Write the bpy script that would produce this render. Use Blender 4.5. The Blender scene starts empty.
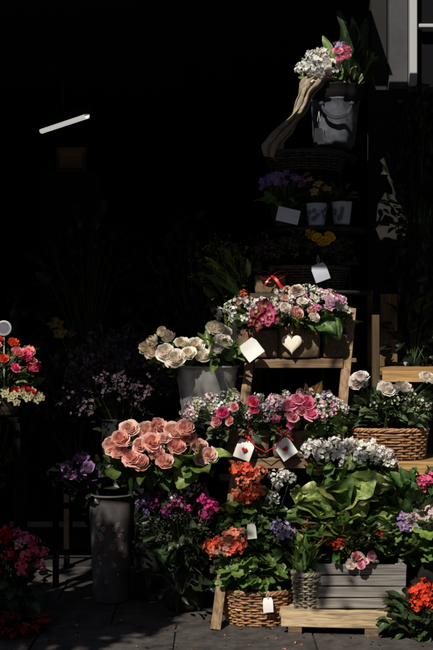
import bpy, math, numpy as np
from mathutils import Vector
rs=np.random.RandomState(11)
sc=bpy.context.scene
pi=math.pi
# ---------------------------------------------------------------- materials
def newmat(name):
    m=bpy.data.materials.new(name); m.use_nodes=True
    nt=m.node_tree; b=nt.nodes['Principled BSDF']; return m,nt,b
def N(nt,t,**k):
    n=nt.nodes.new(t)
    for a,v in k.items(): setattr(n,a,v)
    return n
def vcmat(name,rough=.6,metal=0,scale=(40,40,40),lo=.7,hi=1.15,bump=.1,trans=0,spec=.5,detail=4,weave=0,dist=0):
    m,nt,b=newmat(name); L=nt.links
    at=N(nt,'ShaderNodeAttribute'); at.attribute_name='Col'
    tc=N(nt,'ShaderNodeTexCoord'); mp=N(nt,'ShaderNodeMapping'); mp.inputs['Scale'].default_value=scale
    L.new(tc.outputs['Object'],mp.inputs['Vector'])
    no=N(nt,'ShaderNodeTexNoise'); no.inputs['Scale'].default_value=1; no.inputs['Detail'].default_value=detail; no.inputs['Distortion'].default_value=dist
    L.new(mp.outputs[0],no.inputs['Vector'])
    mr=N(nt,'ShaderNodeMapRange'); mr.inputs['From Min'].default_value=.3; mr.inputs['From Max'].default_value=.7
    mr.inputs['To Min'].default_value=lo; mr.inputs['To Max'].default_value=hi
    L.new(no.outputs[0],mr.inputs['Value'])
    vm=N(nt,'ShaderNodeVectorMath',operation='SCALE')
    L.new(at.outputs['Color'],vm.inputs[0]); L.new(mr.outputs[0],vm.inputs['Scale'])
    L.new(vm.outputs[0],b.inputs['Base Color'])
    b.inputs['Roughness'].default_value=rough; b.inputs['Metallic'].default_value=metal
    b.inputs['Specular IOR Level'].default_value=spec
    h=no.outputs[0]
    if weave:
        w1=N(nt,'ShaderNodeTexWave',bands_direction='X'); w2=N(nt,'ShaderNodeTexWave',bands_direction='Z')
        for w in (w1,w2):
            w.inputs['Scale'].default_value=weave; w.inputs['Distortion'].default_value=3; w.inputs['Detail Scale'].default_value=2
            L.new(tc.outputs['Object'],w.inputs['Vector'])
        ad=N(nt,'ShaderNodeMath',operation='ADD'); L.new(w1.outputs['Fac'],ad.inputs[0]); L.new(w2.outputs['Fac'],ad.inputs[1]); h=ad.outputs[0]
    if bump:
        bp=N(nt,'ShaderNodeBump'); bp.inputs['Strength'].default_value=bump; bp.inputs['Distance'].default_value=.004
        L.new(h,bp.inputs['Height']); L.new(bp.outputs[0],b.inputs['Normal'])
    if trans:
        t=N(nt,'ShaderNodeBsdfTranslucent'); L.new(vm.outputs[0],t.inputs['Color'])
        mx=N(nt,'ShaderNodeMixShader'); mx.inputs[0].default_value=trans
        out=nt.nodes['Material Output']
        L.new(b.outputs[0],mx.inputs[1]); L.new(t.outputs[0],mx.inputs[2]); L.new(mx.outputs[0],out.inputs['Surface'])
    return m
PET=vcmat('petal',.65,scale=(90,90,90),lo=.88,hi=1.06,bump=.08,trans=.33,spec=.22)
LEAF=vcmat('leaf',.4,scale=(60,60,60),lo=.6,hi=1.35,bump=.2,trans=.22,spec=.45)
STEM=vcmat('stem',.6,lo=.7,hi=1.2)
WOODX=vcmat('wood_grain_x',.75,scale=(4,80,80),lo=.35,hi=1.25,bump=.6,detail=10,dist=.6)
WOODZ=vcmat('wood_grain_z',.75,scale=(80,80,4),lo=.35,hi=1.25,bump=.6,detail=10,dist=.6)
DWOOD=vcmat('dark_wood',.9,scale=(30,30,30),lo=.5,hi=1.25,bump=.3,spec=.08)
WICK=vcmat('wicker',.6,scale=(55,55,55),lo=.45,hi=1.35,bump=.3)
BURL=vcmat('burlap',.9,scale=(60,60,60),lo=.6,hi=1.15,bump=.8,weave=120,detail=8)
ZINC=vcmat('zinc',.42,metal=.6,scale=(16,16,7),lo=.4,hi=1.2,bump=.2,detail=10)
CARD=vcmat('card',.75,lo=.93,hi=1.03,bump=.05)
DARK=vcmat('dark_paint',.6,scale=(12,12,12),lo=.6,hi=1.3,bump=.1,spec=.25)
CLOTH=vcmat('cloth',.85,scale=(30,30,30),lo=.5,hi=1.25,bump=.3,detail=8)
RIB=vcmat('ribbon',.35,lo=.9,hi=1.1)
PM=[PET,LEAF,STEM]
# ---------------------------------------------------------------- mesh builder
class MB:
    def __init__(s): s.V=[];s.Q=[];s.C=[];s.M=[];s.S=[];s.n=0
    def add(s,V,Q,C,m=0,smooth=True):
        V=np.asarray(V,float); Q=np.asarray(Q,int); C=np.asarray(C,float)
        if C.ndim==1: C=np.tile(C,(len(V),1))
        s.V.append(V); s.Q.append(Q+s.n); s.C.append(C); s.M.append(np.full(len(Q),m)); s.S.append(np.full(len(Q),smooth)); s.n+=len(V)
    def build(s,name,mats,bevel=0,parent=None):
        V=np.vstack(s.V);Q=np.vstack(s.Q);C=np.clip(np.vstack(s.C),0,1);M=np.concatenate(s.M);S=np.concatenate(s.S)
        me=bpy.data.meshes.new(name); k=len(Q)
        o=np.array([V[:,0].mean(),V[:,1].mean(),V[:,2].min()]); V=V-o
        me.vertices.add(len(V)); me.vertices.foreach_set('co',V.ravel())
        me.loops.add(4*k); me.loops.foreach_set('vertex_index',Q.ravel().astype(np.int32))
        me.polygons.add(k); me.polygons.foreach_set('loop_start',(np.arange(k)*4).astype(np.int32))
        me.polygons.foreach_set('loop_total',np.full(k,4,np.int32))
        me.polygons.foreach_set('material_index',M.astype(np.int32)); me.polygons.foreach_set('use_smooth',S.astype(bool))
        me.update(calc_edges=True)
        ca=me.color_attributes.new('Col','FLOAT_COLOR','POINT')
        ca.data.foreach_set('color',np.hstack([C,np.ones((len(C),1))]).ravel().astype(np.float32))
        for m in mats: me.materials.append(m)
        ob=bpy.data.objects.new(name,me); sc.collection.objects.link(ob); ob.location=o
        if bevel:
            b=ob.modifiers.new('bevel','BEVEL'); b.width=bevel; b.segments=2; b.limit_method='ANGLE'
        if parent: ob.parent=parent
        return ob
def empty(name,loc=(0,0,0)):
    e=bpy.data.objects.new(name,None); sc.collection.objects.link(e); return e
_g={}
def gridq(nu,nv,wrap=False):
    key=(nu,nv,wrap)
    if key not in _g:
        q=[]
        for i in range(nu-1):
            for j in range(nv if wrap else nv-1):
                a=i*nv+j; b=i*nv+(j+1)%nv
                q.append((a,b,b+nv,a+nv))
        _g[key]=np.array(q)
    return _g[key]
def unit(v): v=np.asarray(v,float); return v/(np.linalg.norm(v)+1e-9)
def frameZ(d,spin=None):
    z=unit(d); a=rs.normal(size=3) if spin is None else np.asarray(spin,float)
    x=unit(np.cross(a,z)); y=np.cross(z,x); return np.stack([x,y,z],1)
def frameY(d,up=(0,0,1),roll=.5):
    y=unit(d); u=np.asarray(up,float)+rs.normal(size=3)*roll
    x=unit(np.cross(y,u)); z=np.cross(x,y); return np.stack([x,y,z],1)
def box(mb,c,s,col,m=0,rot=None,jit=.0):
    c=np.array(c,float); h=np.array(s,float)/2
    P=np.array([[-1,-1,-1],[1,-1,-1],[1,1,-1],[-1,1,-1],[-1,-1,1],[1,-1,1],[1,1,1],[-1,1,1]],float)*h
    P+=rs.normal(size=P.shape)*jit
    if rot is not None: P=P@np.asarray(rot).T
    Q=[(0,3,2,1),(4,5,6,7),(0,1,5,4),(1,2,6,5),(2,3,7,6),(3,0,4,7)]
    mb.add(P+c,Q,np.array(col)*(1+rs.normal()*.1),m,False)
def beam(mb,a,b,w,d,col,m=0):
    a=np.array(a,float);b=np.array(b,float); z=unit(b-a); x=unit(np.cross([0,1,0],z)); y=np.cross(z,x)
    box(mb,(a+b)/2,(w,d,np.linalg.norm(b-a)),col,m,np.stack([x,y,z],1))
def tube(mb,P,r,col,m=2,sides=5,closed=False):
    P=np.asarray(P,float); n=len(P)
    r=np.full(n,r) if np.isscalar(r) else np.asarray(r)
    if closed: T=np.roll(P,-1,0)-np.roll(P,1,0)
    else: T=np.gradient(P,axis=0)
    T/=np.linalg.norm(T,axis=1)[:,None]+1e-9
    ref=np.array([.13,.27,.95]) if abs(T[:,2]).mean()<.75 else np.array([.95,.2,.1])
    X=np.cross(T,ref); X/=np.linalg.norm(X,axis=1)[:,None]+1e-9; Y=np.cross(T,X)
    a=np.arange(sides)*2*pi/sides
    V=P[:,None,:]+r[:,None,None]*(np.cos(a)[None,:,None]*X[:,None,:]+np.sin(a)[None,:,None]*Y[:,None,:])
    V=V.reshape(-1,3); Q=gridq(n,sides,True)
    if closed:
        e=[((n-1)*sides+j,(n-1)*sides+(j+1)%sides,(j+1)%sides,j) for j in range(sides)]
        Q=np.vstack([Q,e])
    mb.add(V,Q,col,m)
def lathe(mb,c,prof,col,m=0,seg=48,wob=0,wn=9,sx=1,sy=1):
    a=np.arange(seg)*2*pi/seg; V=[]
    ph=rs.rand()*6
    for i,(r,z) in enumerate(prof):
        rr=r*(1+wob*np.sin(a*wn+ph+z*8)+wob*.5*np.sin(a*(wn*2+1)+z*21))
        V.append(np.stack([np.cos(a)*rr*sx,np.sin(a)*rr*sy,np.full(seg,z)],1))
    V=np.vstack(V)+np.array(c); mb.add(V,gridq(len(prof),seg,True),col,m)
# ---------------------------------------------------------------- flowers
def jc(c,j=.1):
    c=np.array(c,float); return np.clip(c*(1+rs.normal()*j)+rs.normal(size=3)*j*.12*c.mean(),0.001,.9)
def rose(mb,p,d,s,col,ctr=None,openn=.8,tall=.8,rings=(2,3,4,5,6,6),ruf=.03):
    M=frameZ(d); n=len(rings); nu,nv=6,7
    openn=openn*rs.uniform(.6,1.5)
    U,Vv=np.meshgrid(np.linspace(0,1,nu),np.linspace(-1,1,nv),indexing='ij'); U=U.ravel();Vv=Vv.ravel()
    col=jc(col,.06); ctr=col*np.array([1,.86,.8]) if ctr is None else np.array(ctr)
    for i,cnt in enumerate(rings):
        t=i/(n-1); off=rs.rand()*6
        for k in range(cnt):
            R=(.13+.66*t**1.05)*(1+rs.normal()*.07); H=(1-.38*t**1.4)*tall*1.2*(1+rs.normal()*.07)
            curl=t*openn*(.18+.2*rs.rand())
            sh=np.sqrt(U+.02)*(1-.12*U**6)
            phi=off+k*2*pi/cnt+rs.normal()*.12+Vv*sh*pi/cnt*1.45
            r=R*(1-(1-U)**2.6)+curl*np.clip(U-.6,0,1)**1.3*1.9 + ruf*np.sin(Vv*6+rs.rand()*6)*U**3+.06*Vv
            z=H*U**1.1-curl*np.clip(U-.72,0,1)**1.4*2.6-.27*H*np.abs(Vv)**2.4*U + ruf*np.sin(Vv*4+rs.rand()*6)*U**2
            P=np.stack([r*np.cos(phi),r*np.sin(phi),z-.35*tall],1)
            mix=(.2+.8*t)*(.5+.5*U)
            C=ctr[None]*(1-mix[:,None])+col[None]*mix[:,None]
            C=C*(1+rs.normal()*.04)
            mb.add(P@M.T*s+p,gridq(nu,nv),C,0)
def floret(mb,p,d,s,col,ctr,n=5,cup=.25,wd=.5,ruf=.02):
    M=frameZ(d); nu,nv=4,3
    U,Vv=np.meshgrid(np.linspace(0.03,1,nu),np.linspace(-1,1,nv),indexing='ij'); U=U.ravel();Vv=Vv.ravel()
    Ps=[];Qs=[];Cs=[];o=0;off=rs.rand()*6
    for k in range(n):
        a=off+k*2*pi/n+rs.normal()*.08
        w=wd*np.sin(pi*(U**.8*.8+.06))
        x=U*(1-.12*Vv**2); y=w*Vv; z=cup*U*(1+.3*rs.normal())-.18*U**2+.1*Vv**2*U+ruf*rs.normal(size=len(U))
        P=np.stack([x*math.cos(a)-y*math.sin(a),x*math.sin(a)+y*math.cos(a),z],1)
        Ps.append(P);Qs.append(gridq(nu,nv)+o);o+=nu*nv
        mm=np.clip(U*2.2,0,1)[:,None]; Cs.append(np.array(ctr)[None]*(1-mm)+np.array(col)[None]*mm)
    mb.add(np.vstack(Ps)@M.T*s+p,np.vstack(Qs),np.vstack(Cs),0)
def cluster(mb,p,d,s,col,ctr=None,n=26,fs=.34,flat=.75):
    d=unit(d); M=frameZ(d); col=jc(col,.08)
    g=pi*(3-5**.5)
    for i in range(n):
        h=1-1.35*(i+.5)/n; r=math.sqrt(max(0,1-h*h)); a=i*g+rs.normal()*.2
        q=np.array([r*math.cos(a),r*math.sin(a),h]); nd=M@q
        q2=q*np.array([1,1,flat])*(1+rs.normal()*.2)
        c=jc(col,.14)
        floret(mb,p+M@q2*s*.8,nd+rs.normal(size=3)*.35,s*fs*(.7+.5*rs.rand()),c,c*.7 if ctr is None else ctr,cup=rs.uniform(.1,.7))
    for i in range(6):
        q=M@(unit(rs.normal(size=3)*[1,1,.3]+[0,0,.4]))*s*.7
        tube(mb,[p-d*s*.7,p+q],s*.03,(.06,.1,.03),2,4)
def orchid(mb,p,d,s,col,ctr=(.8,.7,.3)):
    floret(mb,p,d,s,jc(col),ctr,n=5,cup=.35,wd=.42,ruf=.04)
    floret(mb,p+unit(d)*s*.12,d,s*.5,jc(col)*.6,ctr,n=3,cup=.8,wd=.5)
def tulip(mb,p,d,s,col):
    rose(mb,p,d,s,col,None,openn=.12,tall=1.25,rings=(2,3,3,4),ruf=.02)
def sprig(mb,p,d,s,col,n=40):
    d=unit(d); base=p-d*s
    for b in range(7):
        dd=unit(d+rs.normal(size=3)*.45); L=s*(.9+.6*rs.rand()); st=base+d*s*.25*rs.rand()
        tube(mb,[st,st+dd*L*.5+rs.normal(size=3)*s*.05,st+dd*L],s*.012,(.05,.07,.03),2,3)
        for k in range(n//7):
            t=.45+.55*rs.rand(); q=st+dd*L*t+rs.normal(size=3)*s*.11
            floret(mb,q,dd+rs.normal(size=3)*.6,s*.075*(.7+.6*rs.rand()),jc(col,.2),np.array(col)*.6,n=4)
def leaf(mb,p,d,s,col,kind='oval',up=(0,0,1),roll=.5):
    col=jc(col,.2)*(1+np.array([.35,.05,-.1])*rs.uniform(-.4,1))
    if kind=='round':
        M=frameZ(np.asarray(up,float)*.6+unit(d)*.7+rs.normal(size=3)*.35)
        seg=22; a=np.arange(seg)*2*pi/seg; V=[];C=[]
        for r in (.03,.4,.75,1):
            rr=r*(1+.1*np.cos(a*7)*(r>.5)-.35*np.exp(-((a-pi)/.35)**2)*r)
            V.append(np.stack([rr*np.cos(a),rr*np.sin(a),.18*r*r+.09*r*np.sin(a*3.5+1)],1)); C.append(np.tile(col*(1.35-.5*r+(.25 if r==1 else 0)),(seg,1))*(1+.18*np.cos(a*7))[:,None])
        mb.add(np.vstack(V)@M.T*s*.5+p,gridq(4,seg,True),np.vstack(C),1)
        return
    M=frameY(d,up,roll)
    nu,nv={'strap':(9,3),'broad':(17,7)}.get(kind,(8,5))
    U,Vv=np.meshgrid(np.linspace(0,1,nu),np.linspace(-1,1,nv),indexing='ij'); U=U.ravel();Vv=Vv.ravel()
    W={'oval':.3,'broad':.42,'strap':.07,'lance':.15}[kind]
    w=W*np.sin(pi*np.clip(U**.85,0,1)*.97+.03)**.8
    if kind=='strap': w=W*(1-U**3)*.9+.002
    bend=rs.uniform(.1,.75)
    wave=.03 if kind!='broad' else .07
    ph=rs.rand()*6
    x=w*Vv; y=U*(1-.25*bend*U); z=-bend*.6*U**2+abs(Vv)*w*rs.uniform(.2,.6)+wave*np.sin(U*11+ph+Vv)*np.abs(Vv)**1.5
    if kind=='broad': z=z+.006*np.sin(U*46-np.abs(Vv)*9)
    C=col[None]*(1+.5*(np.abs(Vv)<.1)+(.16 if kind=='broad' else .08)*np.sin(U*46-np.abs(Vv)*9))[:,None]
    mb.add(np.stack([x,y,z],1)@M.T*s+p,gridq(nu,nv),C,1)
def leaves(mb,n,c,rad,size,col,kind='oval',upb=.5,lo=.35):
    c=np.array(c);rad=np.array(rad)
    for i in range(n):
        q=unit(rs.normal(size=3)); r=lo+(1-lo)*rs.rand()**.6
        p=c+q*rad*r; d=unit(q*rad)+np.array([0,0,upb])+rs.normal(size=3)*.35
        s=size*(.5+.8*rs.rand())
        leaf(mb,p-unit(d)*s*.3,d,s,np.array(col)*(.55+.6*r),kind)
        if i%4==0: tube(mb,[c-[0,0,rad[2]*.7],(c+p)/2+rs.normal(size=3)*.01,p],.0016,(.06,.1,.03),2,4)
KIND={'rose':rose,'cluster':cluster,'orchid':orchid,'tulip':tulip,'sprig':sprig}
def flowers(mb,kind,pts,size,col,base=None,front=.7,**k):
    for i,p in enumerate(pts):
        p=np.array(p,float); b=np.array(base if base is not None else (p[0],p[1]+.05,p[2]-.2))
        d=unit(p-b)+np.array([0,-front,.35])+rs.normal(size=3)*.3
        c=col[rs.randint(len(col))] if isinstance(col,list) else col
        KIND[kind](mb,p,d,size*(.8+.4*rs.rand()),c,**k)
        m=(p+b)/2+rs.normal(size=3)*.012+[0,0,.03]
        tube(mb,[b,m,p-unit(d)*size*.3],.0025,(.05,.09,.025),2,5)
def scat(n,c,rad,zmin=-.1,inner=0):
    c=np.array(c);rad=np.array(rad);pts=[]
    for i in range(n):
        best=None;bd=-1
        for k in range(8):
            q=unit(rs.normal(size=3))
            if q[2]<zmin: q[2]=-q[2]
            if q[1]>.3: q[1]=-q[1]
            q=q*(1-inner*rs.rand())
            dd=min([np.linalg.norm(q-o) for o in pts] or [9])
            if dd>bd: bd=dd;best=q
        pts.append(best)
    return [c+q*rad for q in pts]
# ---------------------------------------------------------------- containers & props
def wicker(name,c,rx,ry,h,col,taper=.82,rows=13,stk=26,pw=2.0,r=.0055,rim=True):
    mb=MB(); n=stk*4; a=np.arange(n)*2*pi/n
    ca,sa=np.cos(a),np.sin(a)
    ex=2/pw; bx=np.sign(ca)*abs(ca)**ex; by=np.sign(sa)*abs(sa)**ex
    c=np.array(c)
    for j in range(rows):
        t=j/(rows-1); k=taper+(1-taper)*t; off=.0045*np.sin(a*stk/2+j*pi)+.0015*rs.normal(size=n)
        z=h*t*.94+.006+ .0012*np.sin(a*3+j)+.0008*rs.normal(size=n)
        P=np.stack([bx*(rx*k+off),by*(ry*k+off),z],1)+c
        tube(mb,P,r*(.8+.35*rs.rand()),jc(col,.22),0,5,True)
    for i in range(stk):
        x=bx[i*4+1];y=by[i*4+1]
        tube(mb,[c+[x*rx*taper,y*ry*taper,0],c+[x*rx,y*ry,h]],.004,jc(np.array(col)*.8,.15),0,5)
    if rim:
        for ph in (0,pi*2/3,pi*4/3):
            P=np.stack([bx*(rx+.005*np.cos(a*stk/2+ph)),by*(ry+.005*np.cos(a*stk/2+ph)),h+.004+.006*np.sin(a*stk/2+ph)],1)+c
            tube(mb,P,.006,jc(np.array(col)*1.1,.1),0,6,True)
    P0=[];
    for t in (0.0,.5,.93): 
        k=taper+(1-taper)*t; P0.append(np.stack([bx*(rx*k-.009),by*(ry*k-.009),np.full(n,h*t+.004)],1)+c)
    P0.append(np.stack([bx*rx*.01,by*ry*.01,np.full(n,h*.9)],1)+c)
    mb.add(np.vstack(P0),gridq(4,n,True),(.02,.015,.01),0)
    return mb.build(name,[WICK])
def bucket(name,c,r,h,col,mat,rb=.78,handles=True):
    mb=MB()
    prof=[(.001,.004),(r*rb*.96,.004),(r*rb,.0),(r*rb*1.01,.01)]
    for t in np.linspace(.05,1,14):
        rr=r*(rb+(1-rb)*t)
        if abs(t-.31)<.04 or abs(t-.75)<.04: rr+=.003
        prof.append((rr,h*t))
    prof+=[(r+.006,h-.003),(r+.008,h+.003),(r+.004,h+.008),(r-.003,h+.004),(r-.006,h-.02),(r*.85,h*.3),(r*.8,h*.25),(.001,h*.25)]
    lathe(mb,c,prof,col,0)
    if handles:
        for sx in (-1,1):
            a=np.linspace(0,pi,12); P=np.stack([sx*(r+.004+.028*np.sin(a)),.0+.035*np.cos(a),h*.82+0*a],1)+np.array(c)
            tube(mb,P,.004,col,0,6)
    return mb.build(name,[mat])
def heartmesh(mb,c,M,w,h,col,m=0,th=1.0,y0=0):
    t=np.arange(36)*2*pi/36; X=16*np.sin(t)**3; Z=13*np.cos(t)-5*np.cos(2*t)-2*np.cos(3*t)-np.cos(4*t)
    rings=[]
    for y,k in ((-.007,.01),(-.007,.5),(-.006,.9),(-.002,1),(.004,1),(.005,.01)):
        rings.append(np.stack([X*k*w/32,np.full(36,y*th+y0),Z*k*h/32],1))
    mb.add(np.vstack(rings)@M.T+c,gridq(6,36,True),col,m)
def tag(name,c,w,h,ang,col=(.8,.8,.78),ribbon=None,yaw=0,hang=.05,shape='card',heart=None):
    mb=MB(); ca,sa=math.cos(ang),math.sin(ang)
    Rz=np.array([[ca,0,-sa],[0,1,0],[sa,0,ca]]); cy,sy=math.cos(yaw),math.sin(yaw); Ry=np.array([[cy,-sy,0],[sy,cy,0],[0,0,1]])
    M=Ry@Rz; c=np.array(c,float)
    if shape=='heart': heartmesh(mb,c,M,w,h,col)
    else:
        nu,nv=7,5; U,V2=np.meshgrid(np.linspace(-.5,.5,nu),np.linspace(-.5,.5,nv),indexing='ij')
        U=U.ravel();V2=V2.ravel(); cl=.78 if shape=='lug' else 1
        Y=.006*(V2**2*4)*rs.uniform(-1,1)+.004*U
        top=np.where(V2>.4,cl,1)
        for dy in (0,.0012):
            mb.add(np.stack([U*w*top,Y+dy,V2*h],1)@M.T+c,gridq(nu,nv),col,0)
        if heart is not None: heartmesh(mb,c,M,w*.34,h*.32,heart,1,.25,-.006)
    if hang:
        tp=c+M@np.array([0,-.002,h*.44]); top=tp+np.array([.004,.02,hang])
        for s in (-1,1): tube(mb,[tp,(tp+top)/2+[s*.006,0,0],top],.0014,(.5,.45,.35) if ribbon is None else ribbon,1,4)
    return mb.build(name,[CARD,RIB])
def bow(name,c,s,col):
    mb=MB(); c=np.array(c,float)
    for sg in (-1,1):
        a=np.linspace(0,2*pi,16)
        L=np.stack([sg*s*(.55-.5*np.cos(a)),-.004-.1*s*np.sin(a),s*.32*np.sin(a)+.12*s*(1-np.cos(a))],1)
        w=np.array([0,s*.28,0.04*s]); V=np.stack([L-w/2,L+w/2],1).reshape(-1,3)
        mb.add(V+c,gridq(16,2),col,0)
        u=np.linspace(0,1,10); L=np.stack([sg*s*(.9*u),-.02-.1*s*u+.06*s*np.sin(u*8),-s*.9*u+.1*s*np.sin(u*6)],1)
        w=np.array([s*.1,0,s*.05]); V=np.stack([L-w,L+w],1).reshape(-1,3); mb.add(V+c,gridq(10,2),col,0)
    lathe(mb,c,[(.001,-.1*s),(.11*s,-.07*s),(.13*s,0),(.11*s,.07*s),(.001,.1*s)],col,0,12)
    return mb.build(name,[RIB])
def burlapbox(name,c,w,d,h,col=(.32,.22,.13)):
    mb=MB(); n=64; a=np.arange(n)*2*pi/n; ca,sa=np.cos(a),np.sin(a); e=.35
    bx=np.sign(ca)*abs(ca)**e*w/2; by=np.sign(sa)*abs(sa)**e*d/2; V=[]
    for i,t in enumerate((0,0,.15,.35,.6,.85,1.0,1.03,1.0,.8,.8)):
        k=[.01,.96,.99,1,1.01,1.0,1.02,1.0,.97,.93,.01][i]
        wob=1+.02*np.sin(a*7+i*1.3)+.012*rs.normal(size=n)*(0<i<8)
        V.append(np.stack([bx*k*wob,by*k*wob,np.full(n,h*t)+.003*rs.normal(size=n)*(i in(6,7))],1))
    mb.add(np.vstack(V)+np.array(c),gridq(11,n,True),col,0)
    return mb.build(name,[BURL])
G1=(.045,.09,.022);G2=(.085,.155,.035);G3=(.15,.24,.065);GD=(.012,.022,.01);GG=(.08,.11,.06)
WHT=(.88,.86,.8);CRM=(.75,.66,.48);PNK=(.82,.42,.46);BLSH=(.87,.58,.52);CORAL=(.8,.13,.07);RED=(.6,.015,.02);MAG=(.58,.05,.24);PUR=(.25,.14,.42);BUR=(.24,.008,.05);HOT=(.82,.14,.3);YEL=(.75,.42,.02);LIL=(.55,.43,.66)
# ================================================================= SETTING
def surf(name,col,sc1=3,rough=.85,bump=.3,lo=.6,hi=1.3):
    m,nt,b=newmat(name);L=nt.links
    tc=N(nt,'ShaderNodeTexCoord'); no=N(nt,'ShaderNodeTexNoise'); no.inputs['Scale'].default_value=sc1; no.inputs['Detail'].default_value=10; no.inputs['Roughness'].default_value=.65
    L.new(tc.outputs['Object'],no.inputs['Vector'])
    cr=N(nt,'ShaderNodeValToRGB'); cr.color_ramp.elements[0].position=.3; cr.color_ramp.elements[1].position=.7
    cr.color_ramp.elements[0].color=(*[c*lo for c in col],1); cr.color_ramp.elements[1].color=(*[c*hi for c in col],1)
    L.new(no.outputs[0],cr.inputs[0]); L.new(cr.outputs[0],b.inputs['Base Color']); b.inputs['Roughness'].default_value=rough
    bp=N(nt,'ShaderNodeBump'); bp.inputs['Strength'].default_value=bump; bp.inputs['Distance'].default_value=.01; L.new(no.outputs[0],bp.inputs['Height']); L.new(bp.outputs[0],b.inputs['Normal'])
    return m
def slab(name,lo,hi,mat,parent=None,bevel=.004):
    mb=MB(); lo=np.array(lo,float);hi=np.array(hi,float); box(mb,(lo+hi)/2,hi-lo,(.5,.5,.5),0); return mb.build(name,[mat],bevel,parent)
gm=surf('asphalt',(.045,.045,.047),20)
mb=MB(); mb.add([(-60,-60,-.13),(60,-60,-.13),(60,60,-.13),(-60,60,-.13)],[(0,1,2,3)],(.05,.05,.05)); mb.build('ground',[gm])
m,nt,b=newmat('paving'); L=nt.links
tc=N(nt,'ShaderNodeTexCoord'); no=N(nt,'ShaderNodeTexNoise'); no.inputs['Scale'].default_value=9; no.inputs['Detail'].default_value=14; no.inputs['Roughness'].default_value=.75; L.new(tc.outputs['Object'],no.inputs['Vector'])
at=N(nt,'ShaderNodeAttribute'); at.attribute_name='Col'
mr=N(nt,'ShaderNodeMapRange'); mr.inputs['From Min'].default_value=.32; mr.inputs['From Max'].default_value=.68; mr.inputs['To Min'].default_value=.25; mr.inputs['To Max'].default_value=1.6; L.new(no.outputs[0],mr.inputs['Value'])
vm=N(nt,'ShaderNodeVectorMath',operation='SCALE'); L.new(at.outputs['Color'],vm.inputs[0]); L.new(mr.outputs[0],vm.inputs['Scale']); L.new(vm.outputs[0],b.inputs['Base Color']); b.inputs['Roughness'].default_value=.85; b.inputs['Specular IOR Level'].default_value=.25
bp=N(nt,'ShaderNodeBump'); bp.inputs['Strength'].default_value=.7; bp.inputs['Distance'].default_value=.008; L.new(no.outputs[0],bp.inputs['Height']); L.new(bp.outputs[0],b.inputs['Normal'])
mb=MB(); box(mb,(0,-.1,-.07),(24,6.2,.12),(.02,.02,.02))
for i in range(-9,10):
    for j in range(-6,5):
        box(mb,(i*.6+.3*(j%2)+.12,j*.42-.21+.02,-.006),(.592,.412,.012),(.062,.055,.052),0,jit=.0012)
mb.build('pavement',[m],.003)
fm=surf('render_wall',(.16,.14,.12),2); gl,ntg,bg=newmat('dark_glass'); bg.inputs['Base Color'].default_value=(.01,.01,.012,1); bg.inputs['Roughness'].default_value=.1
e=empty('townhouse')
slab('facade',(-16,-15,-.13),(16,-14,8.5),fm,e)
slab('cornice',(-16.2,-14,8.1),(16.2,-13.7,8.4),fm,e)
mb=MB()
for i in range(-6,7):
    for j in range(3): box(mb,(i*2.4,-13.99,1.6+j*2.5),(1.1,.06,1.6),(.02,.02,.02))
mb.build('windows',[gl],.01,e)
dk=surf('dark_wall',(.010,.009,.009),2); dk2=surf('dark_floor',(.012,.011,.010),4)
e=empty('flower_shop_building')
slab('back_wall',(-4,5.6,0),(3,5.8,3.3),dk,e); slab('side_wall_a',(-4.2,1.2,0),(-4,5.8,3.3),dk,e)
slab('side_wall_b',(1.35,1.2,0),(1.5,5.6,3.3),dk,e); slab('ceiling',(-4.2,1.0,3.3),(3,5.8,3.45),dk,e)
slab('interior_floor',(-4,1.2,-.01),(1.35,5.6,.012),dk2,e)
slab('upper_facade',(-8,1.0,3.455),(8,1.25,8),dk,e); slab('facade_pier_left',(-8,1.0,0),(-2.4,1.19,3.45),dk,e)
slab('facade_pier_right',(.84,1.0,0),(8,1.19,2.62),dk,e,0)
wf,ntw,bw=newmat('white_frame_paint'); bw.inputs['Base Color'].default_value=(.42,.43,.46,1); bw.inputs['Roughness'].default_value=.45
stn=surf('grey_stone',(.055,.055,.065),5,lo=.7,hi=1.2)
slab('stone_pilaster',(.93,.985,2.62),(1.03,1.19,3.45),stn,e)
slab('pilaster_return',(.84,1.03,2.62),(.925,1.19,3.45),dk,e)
slab('window_frame_stile',(1.035,.95,2.63),(1.075,1.05,3.45),wf,e)
slab('window_frame_sill',(1.03,.96,2.60),(2.2,1.06,2.628),stn,e)
slab('window_frame_bar',(1.088,.97,2.95),(2.2,1.02,2.97),wf,e)
slab('window_glass',(1.077,1.04,2.63),(2.2,1.046,3.45),gl,e)
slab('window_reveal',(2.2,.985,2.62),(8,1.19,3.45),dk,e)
lm,ntl,bl=newmat('lit_tube'); bl.inputs['Emission Color'].default_value=(1,.97,.9,1); bl.inputs['Emission Strength'].default_value=.5; bl.inputs['Base Color'].default_value=(.8,.8,.8,1)
e=empty('ceiling_light'); mb=MB(); tube(mb,[(-1.44,4.16,2.95),(-1.215,3.83,2.95),(-.99,3.5,2.95)],.022,(.9,.9,.9),0,12); mb.build('tube_lamp',[lm],0,e)
mb=MB(); beam(mb,(-1.46,4.19,2.995),(-.97,3.47,2.995),.07,.04,(.1,.1,.1)); beam(mb,(-1.215,3.83,3.02),(-1.215,3.83,3.29),.02,.02,(.1,.1,.1)); mb.build('housing',[DARK],.003,e)
mb=MB(); box(mb,(-1.17,4.05,2.68),(.24,.2,.2),(.17,.105,.06)); box(mb,(-1.17,3.94,2.68),(.19,.02,.14),(.24,.16,.09)); box(mb,(-1.17,4.05,1.28),(.5,.3,2.56),(.02,.015,.01)); mb.build('wooden_cabinet',[WOODX],.004)
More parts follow.
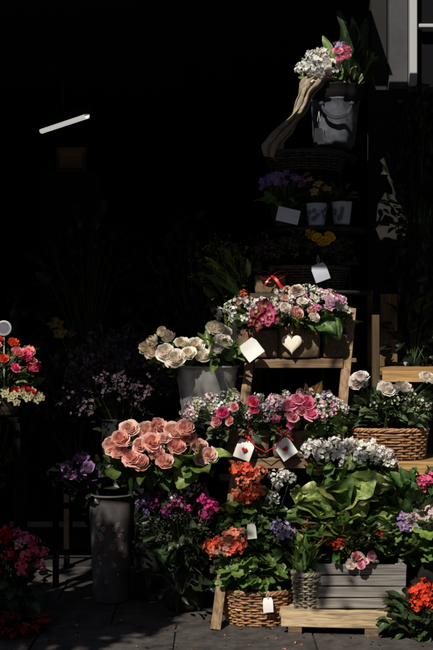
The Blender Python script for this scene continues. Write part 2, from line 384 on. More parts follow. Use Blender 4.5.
# unseen canopy added to shade the display, open bays let sun through
aw=surf('shade_canvas',(.03,.035,.03),8)
e=empty('added_shade_awning')
def awp(x0,x1,s0,s1,nm):
    mb=MB(); n=8; P=[]
    for s in np.linspace(s0,s1,n): P+= [(x0,-.7+1.7*s,2.84+.58*s-.01*math.sin(s*pi)),(x1,-.7+1.7*s,2.84+.58*s-.01*math.sin(s*pi))]
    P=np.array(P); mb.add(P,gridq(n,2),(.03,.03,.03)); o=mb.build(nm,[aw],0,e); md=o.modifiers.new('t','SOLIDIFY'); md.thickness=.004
awp(-5,-.06,0,1,'shade_panel_1'); awp(-.058,5,0,.35,'shade_panel_2'); awp(-.058,.61,.69,1,'shade_panel_3'); awp(.612,5,.92,1,'shade_panel_4'); awp(.53,5,.352,.688,'shade_panel_5'); awp(1.1,5,.702,.918,'shade_panel_6'); awp(.612,.72,.702,.918,'shade_panel_7')
mb=MB(); mb.add([(-5,-1.1,2.96),(-.62,-1.1,2.96),(-5,-.71,2.85),(-.62,-.71,2.85)],[(0,1,3,2)],(.03,.03,.03)); mb.build('shade_flap',[aw],0,e)
mb=MB()
for x in (-4.9,-2.5,-.06,2.5,4.9): beam(mb,(x,-.72,2.86),(x,1.0,3.45),.02,.02,(.05,.05,.05))
beam(mb,(-5,-.72,2.865),(5,-.72,2.865),.025,.025,(.05,.05,.05)); mb.build('frame',[DARK],0,e)
# unseen tree added at the kerb to shade and dapple the display
mb=MB(); 
tube(mb,[(-2.6,-2.9,-.13),(-2.58,-2.85,.9),(-2.5,-2.8,1.8),(-2.3,-2.7,2.5),(-2.0,-2.55,3.1)],[.11,.09,.08,.06,.03],(.09,.07,.05),2,12)
tube(mb,[(-2.3,-2.7,2.5),(-1.6,-2.6,3.1),(-.9,-2.5,3.35),(-.3,-2.5,3.4)],[.05,.03,.015,.006],(.09,.07,.05),2,8)
for k in range(16):
    s0=np.array([-2.45,-2.77,2.0+.05*k]); t1=np.array([-1.95,-2.5,2.95])+unit(rs.normal(size=3))*[.7,.5,.4]
    tube(mb,[s0,(s0+t1)/2+rs.normal(size=3)*.06,t1],[.03,.018,.006],(.08,.06,.045),2,6)
leaves(mb,1000,(-1.95,-2.5,2.90),(.55,.45,.55),.13,G1,lo=.05); leaves(mb,350,(-2.6,-2.9,3.5),(.9,.7,.7),.14,G1,lo=.1)
leaves(mb,75,(-.75,-2.5,3.2),(.6,.4,.42),.11,G1,lo=.05); leaves(mb,50,(-1.0,-2.5,4.1),(.6,.4,.5),.11,G1,lo=.05)
mb.build('added_shade_tree',PM)

# ================================================================= DISPLAY FURNITURE
WD=(.28,.175,.095)
mb=MB()
def rl(z,dx=0): return np.array([-.005+.141*z+dx,-.08+.4*z,z])
for dx in (0,.47): beam(mb,rl(0,dx),rl(1.43,dx),.045,.03,WD,1)
for dx in (0.0,.47): beam(mb,(rl(1.38,dx))+[0,.03,0],np.array([.25+dx,.85,0]),.04,.025,np.array(WD)*.3,1)
for z in (.33,.73,1.19):
    p=rl(z)
    for k in range(2): box(mb,(p[0]+.235,p[1]+.03+k*.1,z-.011),(.56,.095,.02),WD,0)
    box(mb,(p[0]+.235,p[1]-.035,z-.025),(.425,.018,.045),np.array(WD)*.9,0)
mb.build('ladder_shelf',[WOODX,WOODZ],.003)
mb=MB(); c=(.52,.68)
for z,r in ((2.205,.2),(1.835,.24),(1.52,.27)):
    lathe(mb,(c[0],c[1],z),[(.001,-.02),(r*.97,-.02),(r,-.015),(r,-.004),(r*.98,0),(.001,0)],(.02,.017,.014))
for a in (.5,2.6,4.7):
    q=np.array([math.cos(a),math.sin(a),0]); tube(mb,[np.array([*c,2.2])+q*.12,np.array([*c,1.5])+q*.2,np.array([*c,0])+q*.26],.012,(.01,.009,.008),0,8)
mb.build('tiered_plant_stand',[DARK])
mb=MB(); OW=(.46,.27,.10)
for x in (.79,1.2): box(mb,(x,.52,.7),(.035,.035,1.4),np.array(OW)*.2,1)
box(mb,(1.02,.5,1.095),(.4,.02,.055),OW,0); box(mb,(1.02,.6,1.13),(.42,.18,.018),np.array(OW)*.8,0)
box(mb,(.98,.185,.68),(.36,.02,.06),OW,0); box(mb,(.95,.34,.703),(.66,.28,.02),np.array(OW)*.7,0)
for x in (.66,1.2): box(mb,(x,.22,.345),(.035,.035,.66),np.array(OW)*.3,1)
mb.build('wooden_plant_shelf',[WOODX,WOODZ],.003)
mb=MB()
box(mb,(.89,.75,1.3),(.09,.02,.42),np.array(OW)*.3,0); box(mb,(.80,.8,1.33),(.03,.03,.4),np.array(OW)*.25,0); box(mb,(.845,.78,.6),(.2,.03,1.0),np.array(OW)*.05,0)
mb.build('wooden_board',[WOODZ],.003)
def stool(name,x,y,z,w,col=(.006,.005,.0045)):
    mb=MB()
    for sx in (-1,1):
        for sy in (-1,1): box(mb,(x+sx*w*.42,y+sy*w*.42,z/2-.012),(.03,.03,z-.024),col,0)
    for k in range(3): box(mb,(x,y+(k-1)*w*.34,z-.011),(w,w*.32,.02),col,0)
    for zz in (z*.3,z*.7): box(mb,(x,y-w*.42-.021,zz),(w,.012,.03),np.array(col)*.5,0)
    return mb.build(name,[DWOOD],.002)
stool('wooden_stool',-.05,.42,.895,.3); stool('wooden_stool',-.62,.95,.6,.5); stool('wooden_stool',-.99,.14,.93,.2)
mb=MB(); ang=-.10
Rz=np.array([[math.cos(ang),-math.sin(ang),0],[math.sin(ang),math.cos(ang),0],[0,0,1]])
for k in range(3): box(mb,(.53+.02*k,-.1+.13*k,.082),(.5,.11,.022),(.46,.33,.18),0,Rz,.001)
for k in range(2): box(mb,(.36+.33*k,.02-.03*k,.035),(.06,.36,.07),(.2,.13,.07),0,Rz)
box(mb,(.53,-.17,.073),(.5,.018,.075),(.5,.37,.22),0,Rz,.001)
mb.build('wooden_pallet',[WOODX],.003)
mb=MB(); cx,cy,z0=.635,.03,.096; w,d,h=.4,.24,.2; GW=(.29,.27,.25)
for k in range(4):
    z=z0+.025+k*.05
    tl=rs.normal()*.008; Rt=np.array([[math.cos(tl),0,-math.sin(tl)],[0,1,0],[math.sin(tl),0,math.cos(tl)]])
    box(mb,(cx+rs.normal()*.003,cy-d/2+rs.normal()*.001,z),(w,.012,.044),np.array(GW)*rs.uniform(.7,1.15),0,Rt,jit=.0013); box(mb,(cx,cy+d/2,z),(w,.012,.046),GW,0,jit=.001)
    for s in (-1,1): box(mb,(cx+s*(w/2-.007),cy,z),(.012,d-.014,.046),GW,0,jit=.001)
for sx in (-1,1):
    for sy in (-1,1): box(mb,(cx+sx*(w/2-.03),cy+sy*(d/2-.018),z0+h/2),(.025,.02,h-.01),GW,0)
box(mb,(cx,cy,z0+.006),(w-.03,d-.03,.01),GW,0); box(mb,(cx,cy,z0+.15),(w-.03,d-.03,.01),(.02,.014,.01),0)
mb.build('wooden_crate',[WOODX],.002)

# ================================================================= TOP OF STAND
mb=MB(); C0=(.60,.68,2.25)
lathe(mb,C0,[(.001,0),(.085,0),(.1,.02),(.108,.08),(.112,.14),(.118,.2),(.125,.235),(.13,.24),(.118,.225),(.1,.21),(.001,.2)],(.08,.09,.12),0,72,.045,5)
a=np.linspace(0,pi,20); 
for o in (-.006,.0,.006): tube(mb,np.stack([.60+.075*np.cos(a),.545-.012*np.sin(a)+0*a,2.46-.075*np.sin(a)+o],1),.005,(.04,.045,.06),0,6)
for sx in (-1,1): lathe(mb,(.60+sx*.075,.548,2.455),[(.001,.012),(.012,.008),(.014,0),(.012,-.008),(.001,-.012)],(.03,.03,.04),0,16)
mb.build('fabric_bag_planter',[CLOTH])
mb=MB(); lathe(mb,(.605,.68,2.47),[(.06,-.02),(.122,.0),(.142,.05),(.15,.085),(.153,.088),(.14,.08),(.11,.03),(.001,.02)],(.012,.012,.013),0,64,.035,9); mb.build('planter_liner',[DARK])
tag('price_tag',(.505,.5,2.29),.045,.07,.0,(.8,.82,.85),shape='lug',hang=.09)
mb=MB(); u=np.linspace(0,1,40)
path=np.array([(.60,.58,2.59),(.53,.53,2.60),(.475,.50,2.56),(.44,.49,2.50),(.425,.49,2.44),(.39,.48,2.37),(.335,.47,2.31),(.29,.47,2.26),(.27,.48,2.21),(.275,.5,2.17)])
pp=np.stack([np.interp(u,np.linspace(0,1,len(path)),path[:,i]) for i in range(3)],1)
for i in range(3): pp[:,i]=np.convolve(np.pad(pp[:,i],2,'edge'),np.ones(5)/5,'valid')
wd=np.array([.042+.012*math.sin(t*9)+.005*math.sin(t*31) for t in u]); V=[]
for k,t in enumerate(np.linspace(-1,1,21)):
    V.append(pp+np.stack([t*wd*.85,.012*np.sin(t*9+u*4)+.006*np.sin(t*23-u*9)+.03*t*t,-t*wd*.35+.004*np.sin(u*40+t*3)],1))
V=np.stack(V,1).reshape(-1,3); mb.add(V,gridq(40,21),(.68,.56,.42)); o=mb.build('burlap_sash',[BURL]); o.modifiers.new('s','SOLIDIFY').thickness=.004
wicker('dark_wicker_tray',(.45,.6,2.205-.09),.2,.17,.085,(.035,.025,.02),.85,7,30)
mb=MB(); base=(.58,.66,2.5)
flowers(mb,'cluster',[(.44,.55,2.635),(.48,.53,2.69),(.525,.52,2.655),(.49,.51,2.625),(.53,.55,2.695),(.56,.53,2.64)],.043,WHT,base)
flowers(mb,'rose',[(.60,.5,2.705),(.64,.5,2.68),(.61,.49,2.665),(.645,.51,2.715)],.032,[(.82,.35,.55),(.78,.25,.42)],base)
flowers(mb,'cluster',[(.62,.55,2.74)],.03,LIL,base)
leaves(mb,40,(.57,.66,2.60),(.14,.1,.06),.08,G2,'oval')
for i in range(8):
    leaf(mb,np.array([.60+.016*i,.70,2.56]),(-.05+.07*i,rs.normal()*.1,1),rs.uniform(.22,.33),[G2,G1,G3][i%3],'lance',(0,-1,.2),.3)
for i in range(6): leaf(mb,np.array([.66+.012*i,.69,2.58]),(.12+.1*i,-.05,1),.44-.035*i,(.04,.065,.028),'lance',(.6,-1,.2),.25)
leaf(mb,np.array([.60,.64,2.68]),(-.35,-.1,.8),.16,G3,'lance',(0,-1,.2),.3); leaf(mb,np.array([.57,.64,2.66]),(-.6,-.1,.8),.13,G2,'lance',(0,-1,.2),.3)
mb.build('lily_and_hydrangea_plant',PM)
def mug(name,x,y,z):
    mb=MB(); lathe(mb,(x,y,z),[(.001,.002),(.036,0),(.04,.01),(.05,.1),(.053,.112),(.05,.112),(.046,.1),(.001,.09)],(.4,.42,.48),0,32)
    for k in range(9):
        a=-pi/2+rs.uniform(-1.2,1.2); zz=z+rs.uniform(.025,.09); r=.0455+.0088*(zz-z)/.1*1
        floret(mb,np.array([x+math.cos(a)*r,y+math.sin(a)*r,zz]),(math.cos(a),math.sin(a),0),.012,(.08,.1,.18),(.2,.15,.1),ruf=0)
    mb.build(name,[CARD])
mug('ceramic_flower_pot',.495,.5,1.838); mug('ceramic_flower_pot',.622,.52,1.848)
mb=MB(); flowers(mb,'sprig',scat(9,(.50,.52,2.0),(.06,.05,.06)),.06,(.2,.1,.07),(.5,.52,1.94),n=21); flowers(mb,'orchid',[(.50,.46,2.04),(.54,.48,2.02),(.48,.45,2.0)],.03,(.6,.4,.15),(.5,.52,1.94))
flowers(mb,'orchid',[(.44,.5,2.09),(.455,.47,2.06)],.025,PNK,(.5,.52,1.94)); leaves(mb,60,(.56,.54,2.0),(.14,.06,.06),.06,(.05,.07,.03)); mb.build('dried_flower_bunch',PM)
mb=MB(); flowers(mb,'orchid',scat(18,(.325,.50,2.04),(.1,.07,.06)),.028,[(.38,.2,.62),(.24,.08,.42),LIL],(.35,.56,1.93)); leaves(mb,70,(.34,.55,1.98),(.12,.08,.08),.07,G2); mb.build('violet_plant',PM)
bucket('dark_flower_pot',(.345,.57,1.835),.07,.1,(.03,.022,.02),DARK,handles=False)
tag('gift_card',(.35,.43,1.885),.11,.07,-.22,(.6,.64,.72),hang=0)
mb=MB(); flowers(mb,'rose',[(.49,.42,1.775),(.53,.41,1.76),(.55,.43,1.78),(.51,.41,1.75)],.03,(.9,.62,.03),(.5,.55,1.65),rings=(2,3,4,5)); flowers(mb,'cluster',[(.46,.45,1.80)],.03,(.7,.4,.03),(.5,.55,1.65)); leaves(mb,150,(.46,.55,1.70),(.25,.11,.10),.06,(.04,.055,.02)); flowers(mb,'sprig',scat(18,(.42,.52,1.72),(.24,.1,.1)),.07,[(.2,.1,.14),(.1,.08,.09)],(.45,.58,1.6),n=28); mb.build('yellow_ranunculus_plant',PM)
wicker('dark_wicker_basket',(.46,.6,1.52),.2,.15,.11,(.06,.04,.03),.85,9,28)
tag('price_tag',(.503,.38,1.605),.075,.085,.35,(.5,.54,.64),shape='lug',hang=.05)
# ---- ladder top shelf
burlapbox('burlap_gift_box',(.265,.5,1.505),.15,.13,.085,(.34,.22,.13)); bow('ribbon_bow',(.27,.41,1.585),.06,RED)
mb=MB(); box(mb,(.265,.50,1.49),(.2,.2,.03),(.06,.04,.03)); box(mb,(.265,.56,1.34),(.16,.05,.28),(.04,.03,.02)); mb.build('wooden_riser',[WOODX],.002)
burlapbox('burlap_planter_box',(.20,.42,1.192),.2,.16,.13,(.30,.20,.115)); burlapbox('burlap_planter_box',(.40,.42,1.192),.2,.16,.145,(.42,.29,.17)); burlapbox('burlap_planter_box',(.575,.43,1.192),.12,.14,.11,(.24,.165,.1))
tag('heart_ornament',(.36,.312,1.262),.098,.102,0,(.88,.8,.68),hang=.06,shape='heart')
tag('price_tag',(.165,.26,1.235),.09,.09,.65,(.87,.87,.86),ribbon=RED,hang=.05,shape='lug')
mb=MB(); base=(.36,.43,1.31)
flowers(mb,'cluster',scat(22,(.20,.38,1.39),(.19,.11,.085)),.026,[WHT,WHT,(.8,.76,.74),(.6,.62,.5)],base,n=16)
flowers(mb,'orchid',[(.19,.25,1.41),(.22,.24,1.375),(.255,.25,1.40),(.20,.24,1.35),(.245,.24,1.36),(.17,.26,1.37),(.23,.26,1.44),(.28,.25,1.37)],.034,[MAG,BUR,BUR],base)
flowers(mb,'orchid',scat(16,(.50,.36,1.42),(.13,.1,.08)),.032,[(.74,.42,.65),(.62,.14,.4),(.8,.66,.7),WHT],base)
flowers(mb,'rose',[(.325,.25,1.43),(.375,.23,1.405),(.405,.26,1.46),(.33,.29,1.475),(.45,.26,1.42),(.46,.25,1.385),(.38,.3,1.51)],.032,[BLSH,WHT,PNK,(.85,.74,.66)],base)
flowers(mb,'cluster',scat(18,(.42,.37,1.44),(.2,.11,.09)),.024,[(.8,.77,.68),WHT,WHT,BLSH],base,n=16)
leaves(mb,180,(.36,.40,1.38),(.28,.12,.085),.065,G2); leaves(mb,14,(.50,.38,1.37),(.1,.1,.04),.11,G2,'broad'); leaves(mb,40,(.55,.40,1.36),(.12,.1,.12),.08,G2,'lance')
for i in range(3): leaf(mb,np.array([.48+.02*i,.3,1.37]),(.6,-.5,-.3-.1*i),.12,(.10,.2,.05),'broad',(0,-1,.3),.2)
flowers(mb,'cluster',[(.13,.38,1.50),(.11,.38,1.455),(.145,.37,1.475)],.024,[(.5,.04,.02),(.6,.12,.05)],base)
mb.build('mixed_flower_arrangement',PM)
mb=MB(); leaves(mb,140,(.08,.6,1.55),(.15,.12,.2),.07,(.09,.1,.025),'oval'); leaves(mb,7,(.12,.5,1.58),(.09,.05,.07),.18,G3,'lance',1.5); flowers(mb,'sprig',scat(10,(.03,.55,1.6),(.15,.1,.16)),.08,(.25,.21,.04),(.1,.6,1.3)); mb.build('mimosa_foliage',PM)
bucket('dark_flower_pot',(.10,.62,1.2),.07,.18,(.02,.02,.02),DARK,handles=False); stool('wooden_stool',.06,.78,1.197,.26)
# ---- ladder middle shelf
burlapbox('burlap_planter_box',(.145,.25,.732),.2,.16,.125,(.36,.25,.145)); burlapbox('burlap_planter_box',(.365,.25,.732),.2,.16,.125,(.34,.235,.135))
tag('price_tag',(.128,.12,.775),.08,.09,-.35,(.88,.88,.86),ribbon=RED,hang=.07,shape='lug',heart=RED); tag('price_tag',(.318,.12,.78),.08,.09,.6,(.88,.88,.86),ribbon=RED,hang=.07,shape='lug',heart=RED)
bow('ribbon_bow',(.13,.14,.85),.04,RED); bow('ribbon_bow',(.32,.14,.855),.04,RED)
mb=MB(); tube(mb,[(.13,.135,.85),(.18,.11,.79),(.225,.105,.765),(.27,.11,.79),(.32,.135,.855)],.0022,RED,0,5); mb.build('red_cord',[RIB])
mb=MB(); base=(.14,.25,.85)
flowers(mb,'cluster',scat(40,(.07,.21,.935),(.22,.13,.095)),.023,[(.78,.64,.68),(.8,.77,.72),(.82,.56,.6),WHT,WHT,(.5,.52,.35)],base,n=16)
flowers(mb,'rose',[(.03,.06,.95),(.06,.05,.915),(.08,.07,.975),(.165,.07,1.0),(.17,.07,.96),(.0,.08,.91)],.028,[HOT,PNK,(.65,.08,.28)],base)
leaves(mb,190,(.08,.22,.89),(.23,.14,.1),.05,GG); mb.build('pink_flower_arrangement',PM)
mb=MB(); base=(.38,.25,.85)
flowers(mb,'rose',[(.335,.06,.985),(.345,.05,.935),(.385,.05,.965),(.41,.06,.995),(.43,.05,.945),(.37,.06,1.01)],.035,[(.82,.22,.4),(.8,.32,.5),PNK,(.84,.42,.5)],base)
flowers(mb,'cluster',scat(38,(.41,.2,.94),(.20,.13,.095)),.023,[WHT,(.8,.77,.74),LIL,(.6,.62,.45),(.82,.52,.58),WHT],base,n=16)
flowers(mb,'orchid',scat(8,(.3,.18,.9),(.12,.12,.09)),.026,[MAG,PUR],base)
leaves(mb,190,(.40,.24,.89),(.22,.14,.11),.06,G2); leaves(mb,9,(.44,.2,1.02),(.05,.05,.05),.1,(.2,.12,.04),'lance',1.5); mb.build('rose_flower_arrangement',PM)

# ================================================================= LEFT SIDE
bucket('zinc_bucket',(-.046,.36,.897),.15,.252,(.44,.45,.46),ZINC)
mb=MB(); base=(-.05,.37,1.1)
flowers(mb,'tulip',[(-.335,.3,1.235),(-.295,.26,1.275),(-.255,.28,1.315),(-.30,.27,1.215),(-.225,.27,1.29)],.040,(.78,.73,.6),base)
flowers(mb,'rose',[(-.24,.19,1.22),(-.19,.17,1.19),(-.13,.17,1.215),(-.165,.22,1.265),(-.10,.22,1.25),(.0,.21,1.235),(.035,.21,1.27),(-.01,.27,1.33),(.04,.3,1.315),(-.215,.21,1.18),(-.065,.2,1.205)],.048,[WHT,(.87,.84,.74)],base,openn=.7)
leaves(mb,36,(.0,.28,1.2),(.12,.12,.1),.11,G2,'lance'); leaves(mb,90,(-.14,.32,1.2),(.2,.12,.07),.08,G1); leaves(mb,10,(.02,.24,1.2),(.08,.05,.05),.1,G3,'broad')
mb.build('white_rose_bouquet',PM)
mb=MB(); base=(-.30,.35,.5)
P=[(-.475,.05,.80),(-.43,.0,.835),(-.395,.04,.875),(-.345,.01,.805),(-.315,.05,.865),(-.27,.0,.77),(-.335,-.02,.73),(-.24,.02,.835),(-.195,.05,.865),(-.14,.03,.88),(-.125,.05,.83),(-.035,.0,.765),(-.265,.06,.885),(-.235,-.02,.735),(-.38,-.01,.75),(-.08,.02,.80),(-.44,.02,.775),(-.18,.02,.80),(-.29,.0,.82),(-.07,.0,.745)]
flowers(mb,'rose',P,.044,[BLSH,(.88,.64,.58),(.85,.5,.44)],base,rings=(2,3,4,5,6,7))
leaves(mb,90,(-.27,.12,.72),(.27,.12,.1),.09,G1); leaves(mb,16,(-.10,.05,.72),(.12,.07,.06),.12,G2,'broad')
mb.build('pink_rose_bouquet',PM)
bucket('dark_metal_bucket',(-.33,.5,0),.1,.52,(.012,.012,.013),DARK,.75)
bk=bucket('printed_metal_bucket',(-.515,.45,0),.11,.52,(.085,.078,.082),DARK,.8)
mb=MB()
for k in range(46):
    a=-pi/2+rs.uniform(-.75,.75); z=rs.uniform(.11,.42); r=.11*(.8+.2*z/.52)+.0025
    floret(mb,np.array([-.515+math.cos(a)*r,.45+math.sin(a)*r,z]),(math.cos(a),math.sin(a),.0),rs.uniform(.006,.017),[(.4,.26,.26),(.45,.42,.42),(.25,.1,.13)][k%3],(.1,.12,.1),ruf=0,cup=.05)
o=mb.build('floral_print',[PET]); o.location=o.location-bk.location; o.parent=bk
mb=MB(); base=(-.6,.5,.45)
flowers(mb,'rose',[(-.72,.36,.665),(-.70,.34,.625),(-.62,.33,.66),(-.60,.36,.625),(-.66,.38,.70),(-.75,.4,.61),(-.655,.33,.63)],.037,[(.3,.19,.36),(.2,.09,.25)],base)
leaves(mb,70,(-.62,.45,.6),(.17,.13,.11),.09,GD); mb.build('purple_rose_bouquet',PM)
mb=MB(); base=(-.5,.85,.75)
flowers(mb,'sprig',scat(75,(-.5,.80,1.02),(.29,.22,.28),inner=.6),.11,[(.14,.09,.12),(.10,.07,.095),(.19,.13,.16)],base,n=56)
leaves(mb,60,(-.5,.9,.9),(.25,.18,.2),.07,GD); mb.build('sea_lavender_bunch',PM)
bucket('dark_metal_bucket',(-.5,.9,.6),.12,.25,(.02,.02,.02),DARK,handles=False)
mb=MB(); base=(-.15,.3,.1)
flowers(mb,'cluster',[(-.06,.05,.56),(-.02,.04,.53),(-.045,.03,.50)],.030,[HOT,MAG],base)
flowers(mb,'cluster',scat(13,(-.2,.15,.5),(.17,.12,.07)),.024,[PUR,MAG,(.25,.02,.2)],base,n=14)
flowers(mb,'cluster',[(-.13,.08,.585),(-.09,.06,.61),(-.2,.1,.565),(-.16,.08,.535)],.026,[(.6,.57,.6),WHT],base,n=14)
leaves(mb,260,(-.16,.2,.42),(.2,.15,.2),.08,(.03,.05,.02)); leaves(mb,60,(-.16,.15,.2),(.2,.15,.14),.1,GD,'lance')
flowers(mb,'sprig',scat(12,(-.18,.1,.35),(.18,.12,.15)),.07,(.12,.1,.1),base,n=28)
mb.build('magenta_stock_plant',PM)
bucket('dark_flower_pot',(-.15,.3,0),.11,.2,(.02,.018,.016),DARK,handles=False)
mb=MB(); base=(-.98,.1,1.0)
flowers(mb,'rose',scat(26,(-.98,.06,1.16),(.16,.13,.13)),.030,[CORAL,HOT,(.82,.36,.3),(.8,.3,.3),RED],base,rings=(2,3,4,5,6),ruf=.08)
leaves(mb,110,(-.97,.1,1.13),(.16,.13,.13),.06,G1)
flowers(mb,'orchid',scat(24,(-.93,.02,1.01),(.14,.12,.05)),.022,[(.5,.45,.28),(.42,.4,.25)],base)
flowers(mb,'rose',[(-.86,.0,1.06),(-.83,-.01,1.045),(-.9,-.02,1.05)],.024,RED,base)
mb.build('carnation_plant',PM)
bucket('dark_flower_pot',(-.99,.1,.93),.09,.11,(.03,.025,.02),DARK,handles=False)
mb=MB(); tube(mb,[(-.965,.05,1.0),(-.965,.05,1.31)],.003,(.5,.5,.5),0,8)
a=np.arange(28)*2*pi/28; rr=[np.stack([.036*k*np.cos(a),np.full(28,y),.036*k*np.sin(a)],1) for y,k in ((-.002,.01),(-.002,.6),(-.002,.7),(-.006,.9),(0,1),(.004,.9),(.004,.01))]
cc=np.concatenate([np.tile((.12,.12,.16),(28*3,1)),np.tile((.5,.5,.52),(28*4,1))])
mb.add(np.vstack(rr)+[-.965,.045,1.335],gridq(7,28,True),cc,0); mb.build('round_plant_label',[CARD])
mb=MB(); box(mb,(-.985,-.05,.57),(.016,.016,.34),(.5,.5,.52)); box(mb,(-.985,-.05,.2),(.02,.02,.4),(.1,.1,.1)); mb.build('white_post',[CARD],.002)
mb=MB(); base=(-.95,.05,.1)
flowers(mb,'cluster',scat(22,(-.94,-.02,.27),(.17,.12,.15)),.031,[HOT,(.8,.12,.2),PNK,RED],base,n=20)
leaves(mb,200,(-.93,.03,.22),(.18,.14,.17),.07,(.035,.06,.025)); mb.build('red_geranium_plant',PM)
bucket('dark_flower_pot',(-.95,.06,0),.1,.13,(.03,.02,.02),DARK,handles=False)
mb=MB()
for i in range(60):
    q=rs.normal(size=3); leaf(mb,np.array([-.92+.07*q[0],-.14+.05*q[1],.03+.01*abs(q[2])]),(q[0],q[1],.3),.08,(.2,.008,.01),'oval')
leaves(mb,30,(-.9,-.12,.03),(.14,.08,.03),.08,GD); mb.build('poinsettia_plant',PM)
mb=MB()
for c,r in (((-.75,1.5,1.55),(.35,.25,.5)),((-.15,1.5,1.6),(.3,.25,.4)),((-1.3,1.6,1.0),(.3,.3,.6)),((-.8,1.4,1.0),(.3,.2,.3)),((.2,1.3,1.2),(.3,.2,.5))):
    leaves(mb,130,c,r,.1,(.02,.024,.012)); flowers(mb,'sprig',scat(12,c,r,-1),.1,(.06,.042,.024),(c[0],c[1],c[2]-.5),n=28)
flowers(mb,'orchid',[(-.87,1.2,1.3),(-.82,1.22,1.29),(-.9,1.22,1.35)],.05,(.35,.22,.04),(-.8,1.4,1.0))
mb.build('shop_foliage',PM)
stool('wooden_stool',-.8,1.5,.8,.7); stool('wooden_stool',.0,1.55,.9,.7)

# ================================================================= RIGHT SIDE
wicker('wicker_basket',(.82,.32,.716),.185,.12,.135,(.32,.165,.075),.9,11,30,3.0)
mb=MB(); base=(.82,.33,.83)
flowers(mb,'rose',[(.675,.2,1.105),(.79,.18,1.05),(.83,.2,1.045),(.875,.2,1.055),(.99,.22,1.10),(.69,.25,1.08),(1.02,.2,1.09),(.655,.22,1.08)],.038,WHT,base,rings=(2,3,4,5,6,7),openn=.7)
leaves(mb,300,(.83,.3,.94),(.2,.13,.11),.07,(.065,.105,.05)); flowers(mb,'cluster',scat(14,(.84,.26,.96),(.17,.1,.08)),.02,(.55,.55,.42),base,n=10)
mb.build('white_ranunculus_plant',PM)
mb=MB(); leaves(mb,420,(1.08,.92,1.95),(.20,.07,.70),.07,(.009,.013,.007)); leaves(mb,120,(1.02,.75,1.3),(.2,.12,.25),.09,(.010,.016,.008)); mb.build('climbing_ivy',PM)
mb=MB(); base=(.62,.2,.55)
flowers(mb,'cluster',[(.425,.12,.78),(.465,.1,.80),(.505,.1,.775),(.545,.1,.805),(.585,.09,.785),(.625,.1,.80),(.67,.1,.79),(.71,.1,.785),(.75,.1,.765),(.785,.11,.755),(.80,.12,.72),(.48,.08,.755),(.56,.07,.75),(.65,.07,.755),(.72,.08,.745)],.038,WHT,base,n=24)
leaves(mb,150,(.62,.15,.69),(.22,.12,.09),.07,G2,'round'); leaves(mb,30,(.62,.12,.60),(.2,.12,.08),.12,G2,'broad'); mb.build('white_geranium_plant',PM)
mb=MB()
for i in range(54):
    a=rs.uniform(-1.1,1.1); p=np.array([.56+.2*math.sin(a)*rs.rand()**.5,-.02+.08*rs.rand(),.39+.22*rs.rand()])
    leaf(mb,p,(math.sin(a)*1.3,-.45*rs.rand()-.1,.22+rs.rand()*.35),rs.uniform(.08,.19),[G3,(.22,.32,.09),G2,(.15,.19,.06)][i%4],'broad',(0,-.7,.8),.5)
leaves(mb,210,(.6,.0,.40),(.25,.12,.12),.07,G1); leaves(mb,60,(.6,-.03,.38),(.22,.12,.1),.07,(.14,.10,.045),'lance')
flowers(mb,'cluster',[(.485,-.1,.40),(.52,-.11,.385),(.55,-.11,.395),(.72,-.08,.43)],.024,[RED,(.6,.05,.04)],(.55,.0,.3),n=14)
flowers(mb,'rose',[(.615,-.13,.335),(.65,-.13,.31),(.68,-.12,.335),(.59,-.12,.30),(.63,-.14,.30)],.024,[(.8,.45,.55),WHT,PNK],(.62,0,.25))
flowers(mb,'sprig',[(.35,-.02,.45),(.40,-.02,.52),(.42,-.04,.47)],.06,(.6,.1,.05),(.4,0,.3),n=28)
mb.build('large_leaf_hosta_plant',PM)
mb=MB(); base=(.95,.1,.35)
flowers(mb,'cluster',[(.93,.0,.655),(.975,.0,.66),(.95,.02,.63)],.034,HOT,base); flowers(mb,'cluster',[(.86,-.05,.49),(.90,-.06,.50),(.94,-.05,.475),(.88,-.05,.455),(.96,-.05,.52),(.85,-.04,.45)],.033,[(.78,.6,.62),WHT],base)
flowers(mb,'orchid',[(.82,-.05,.5),(.83,-.06,.46),(.92,-.04,.42)],.03,PUR,base)
leaves(mb,280,(.92,.05,.48),(.17,.13,.2),.08,G1); leaves(mb,60,(.92,0,.4),(.15,.13,.15),.09,G2,'round'); mb.build('pink_pelargonium_plant',PM)
bucket('dark_flower_pot',(.96,.1,.0),.12,.3,(.02,.018,.016),DARK,handles=False)
mb=MB(); base=(.92,-.12,.05)
flowers(mb,'cluster',[(.86,-.2,.2),(.90,-.21,.165),(.94,-.2,.13),(.86,-.2,.15),(.90,-.18,.21)],.032,(.8,.08,.03),base)
leaves(mb,250,(.9,-.17,.09),(.2,.13,.1),.07,(.035,.06,.025)); mb.build('scarlet_geranium_plant',PM)
wicker('small_wicker_pot',(.40,-.06,.096),.062,.062,.15,(.2,.17,.13),.8,14,16)
mb=MB()
for i in range(60): leaf(mb,np.array([.40+rs.normal()*.02,-.06+rs.normal()*.02,.24]),(rs.normal()*.22,rs.normal()*.22,1),rs.uniform(.12,.26),G2,'strap')
leaves(mb,50,(.40,-.05,.28),(.06,.06,.05),.05,G2); mb.build('grass_plant',PM)
wicker('wicker_basket',(.186,.08,0),.165,.14,.15,(.33,.17,.08),.84,13,28,2.4)
tag('price_tag',(.228,-.085,.11),.045,.065,.06,(.87,.87,.86),shape='lug',hang=.03)
mb=MB(); base=(.18,.1,.16)
flowers(mb,'cluster',[(.09,-.02,.705),(.135,-.03,.70),(.17,-.02,.665),(.12,-.04,.65),(.16,-.04,.60),(.10,-.04,.59),(.195,-.02,.61),(.135,-.03,.575),(.19,-.02,.69)],.036,[CORAL,(.85,.26,.16)],base,n=22)
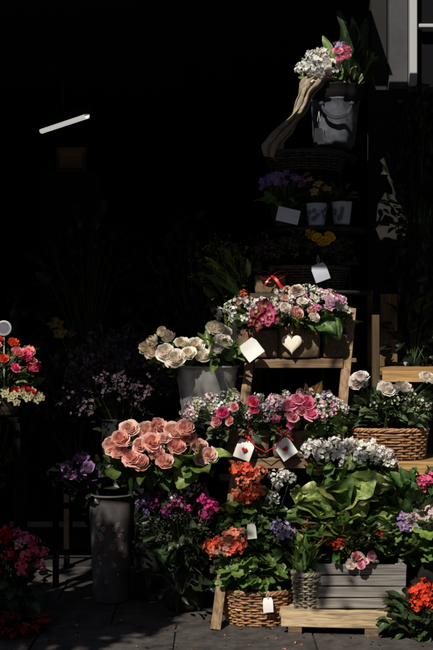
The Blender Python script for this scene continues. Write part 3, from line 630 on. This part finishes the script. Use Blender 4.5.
flowers(mb,'cluster',[(.26,.0,.665),(.30,-.01,.68),(.33,.0,.66),(.255,-.02,.585),(.28,0,.635),(.25,.02,.55)],.029,WHT,base,n=18)
flowers(mb,'cluster',[(.26,-.07,.455),(.30,-.08,.46),(.28,-.08,.42),(.315,-.07,.43)],.03,[(.36,.28,.68),LIL],base,n=18)
flowers(mb,'cluster',[(-.03,-.05,.36),(.01,-.07,.385),(.06,-.08,.41),(.10,-.08,.41),(.045,-.09,.365),(.085,-.09,.37),(-.01,-.07,.345)],.034,[CORAL,(.85,.38,.32),(.85,.3,.2)],base)
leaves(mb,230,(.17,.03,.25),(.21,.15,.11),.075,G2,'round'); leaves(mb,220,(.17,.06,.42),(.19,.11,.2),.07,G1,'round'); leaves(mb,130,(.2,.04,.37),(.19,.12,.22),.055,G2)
mb.build('coral_geranium_plant',PM)
tag('price_tag',(.155,-.1,.44),.04,.065,.1,(.82,.8,.72),shape='lug',hang=.03)
mb=MB()
for i in range(150):
    p=np.array([rs.uniform(-.9,.9),rs.uniform(-.5,.1),.004]); d=rs.normal(size=3)*[1,1,.1]
    leaf(mb,p,d,rs.uniform(.008,.026),[(.12,.07,.04),(.3,.15,.14),GD][rs.randint(3)],'oval',(0,0,1),.2)
mb.build('fallen_leaves',PM)

# ================================================================= LIGHT, CAMERA
el,az=math.radians(45),math.radians(25)
d=Vector((math.sin(az)*math.cos(el),math.cos(az)*math.cos(el),-math.sin(el)))
s=bpy.data.lights.new('sun','SUN'); s.energy=5.0; s.angle=math.radians(.5); s.color=(1,.92,.80)
so=bpy.data.objects.new('sun',s); sc.collection.objects.link(so); so.rotation_euler=d.to_track_quat('-Z','Y').to_euler(); so.location=(-3,-6,9)
w=bpy.data.worlds.new('World'); sc.world=w; w.use_nodes=True; nt=w.node_tree
sk=nt.nodes.new('ShaderNodeTexSky'); sk.sky_type='NISHITA'; sk.sun_disc=False; sk.sun_elevation=el; sk.sun_rotation=math.radians(205)
nt.links.new(sk.outputs[0],nt.nodes['Background'].inputs[0]); nt.nodes['Background'].inputs[1].default_value=.05
cam=bpy.data.cameras.new('camera'); co=bpy.data.objects.new('camera',cam); sc.collection.objects.link(co)
co.location=(0,-5,1.35); co.rotation_euler=(pi/2,0,0); cam.sensor_fit='VERTICAL'; cam.sensor_height=36; cam.lens=18/.2925; cam.clip_end=300
sc.camera=co
sc.view_settings.view_transform='Standard'; sc.view_settings.look='None'; sc.view_settings.exposure=0
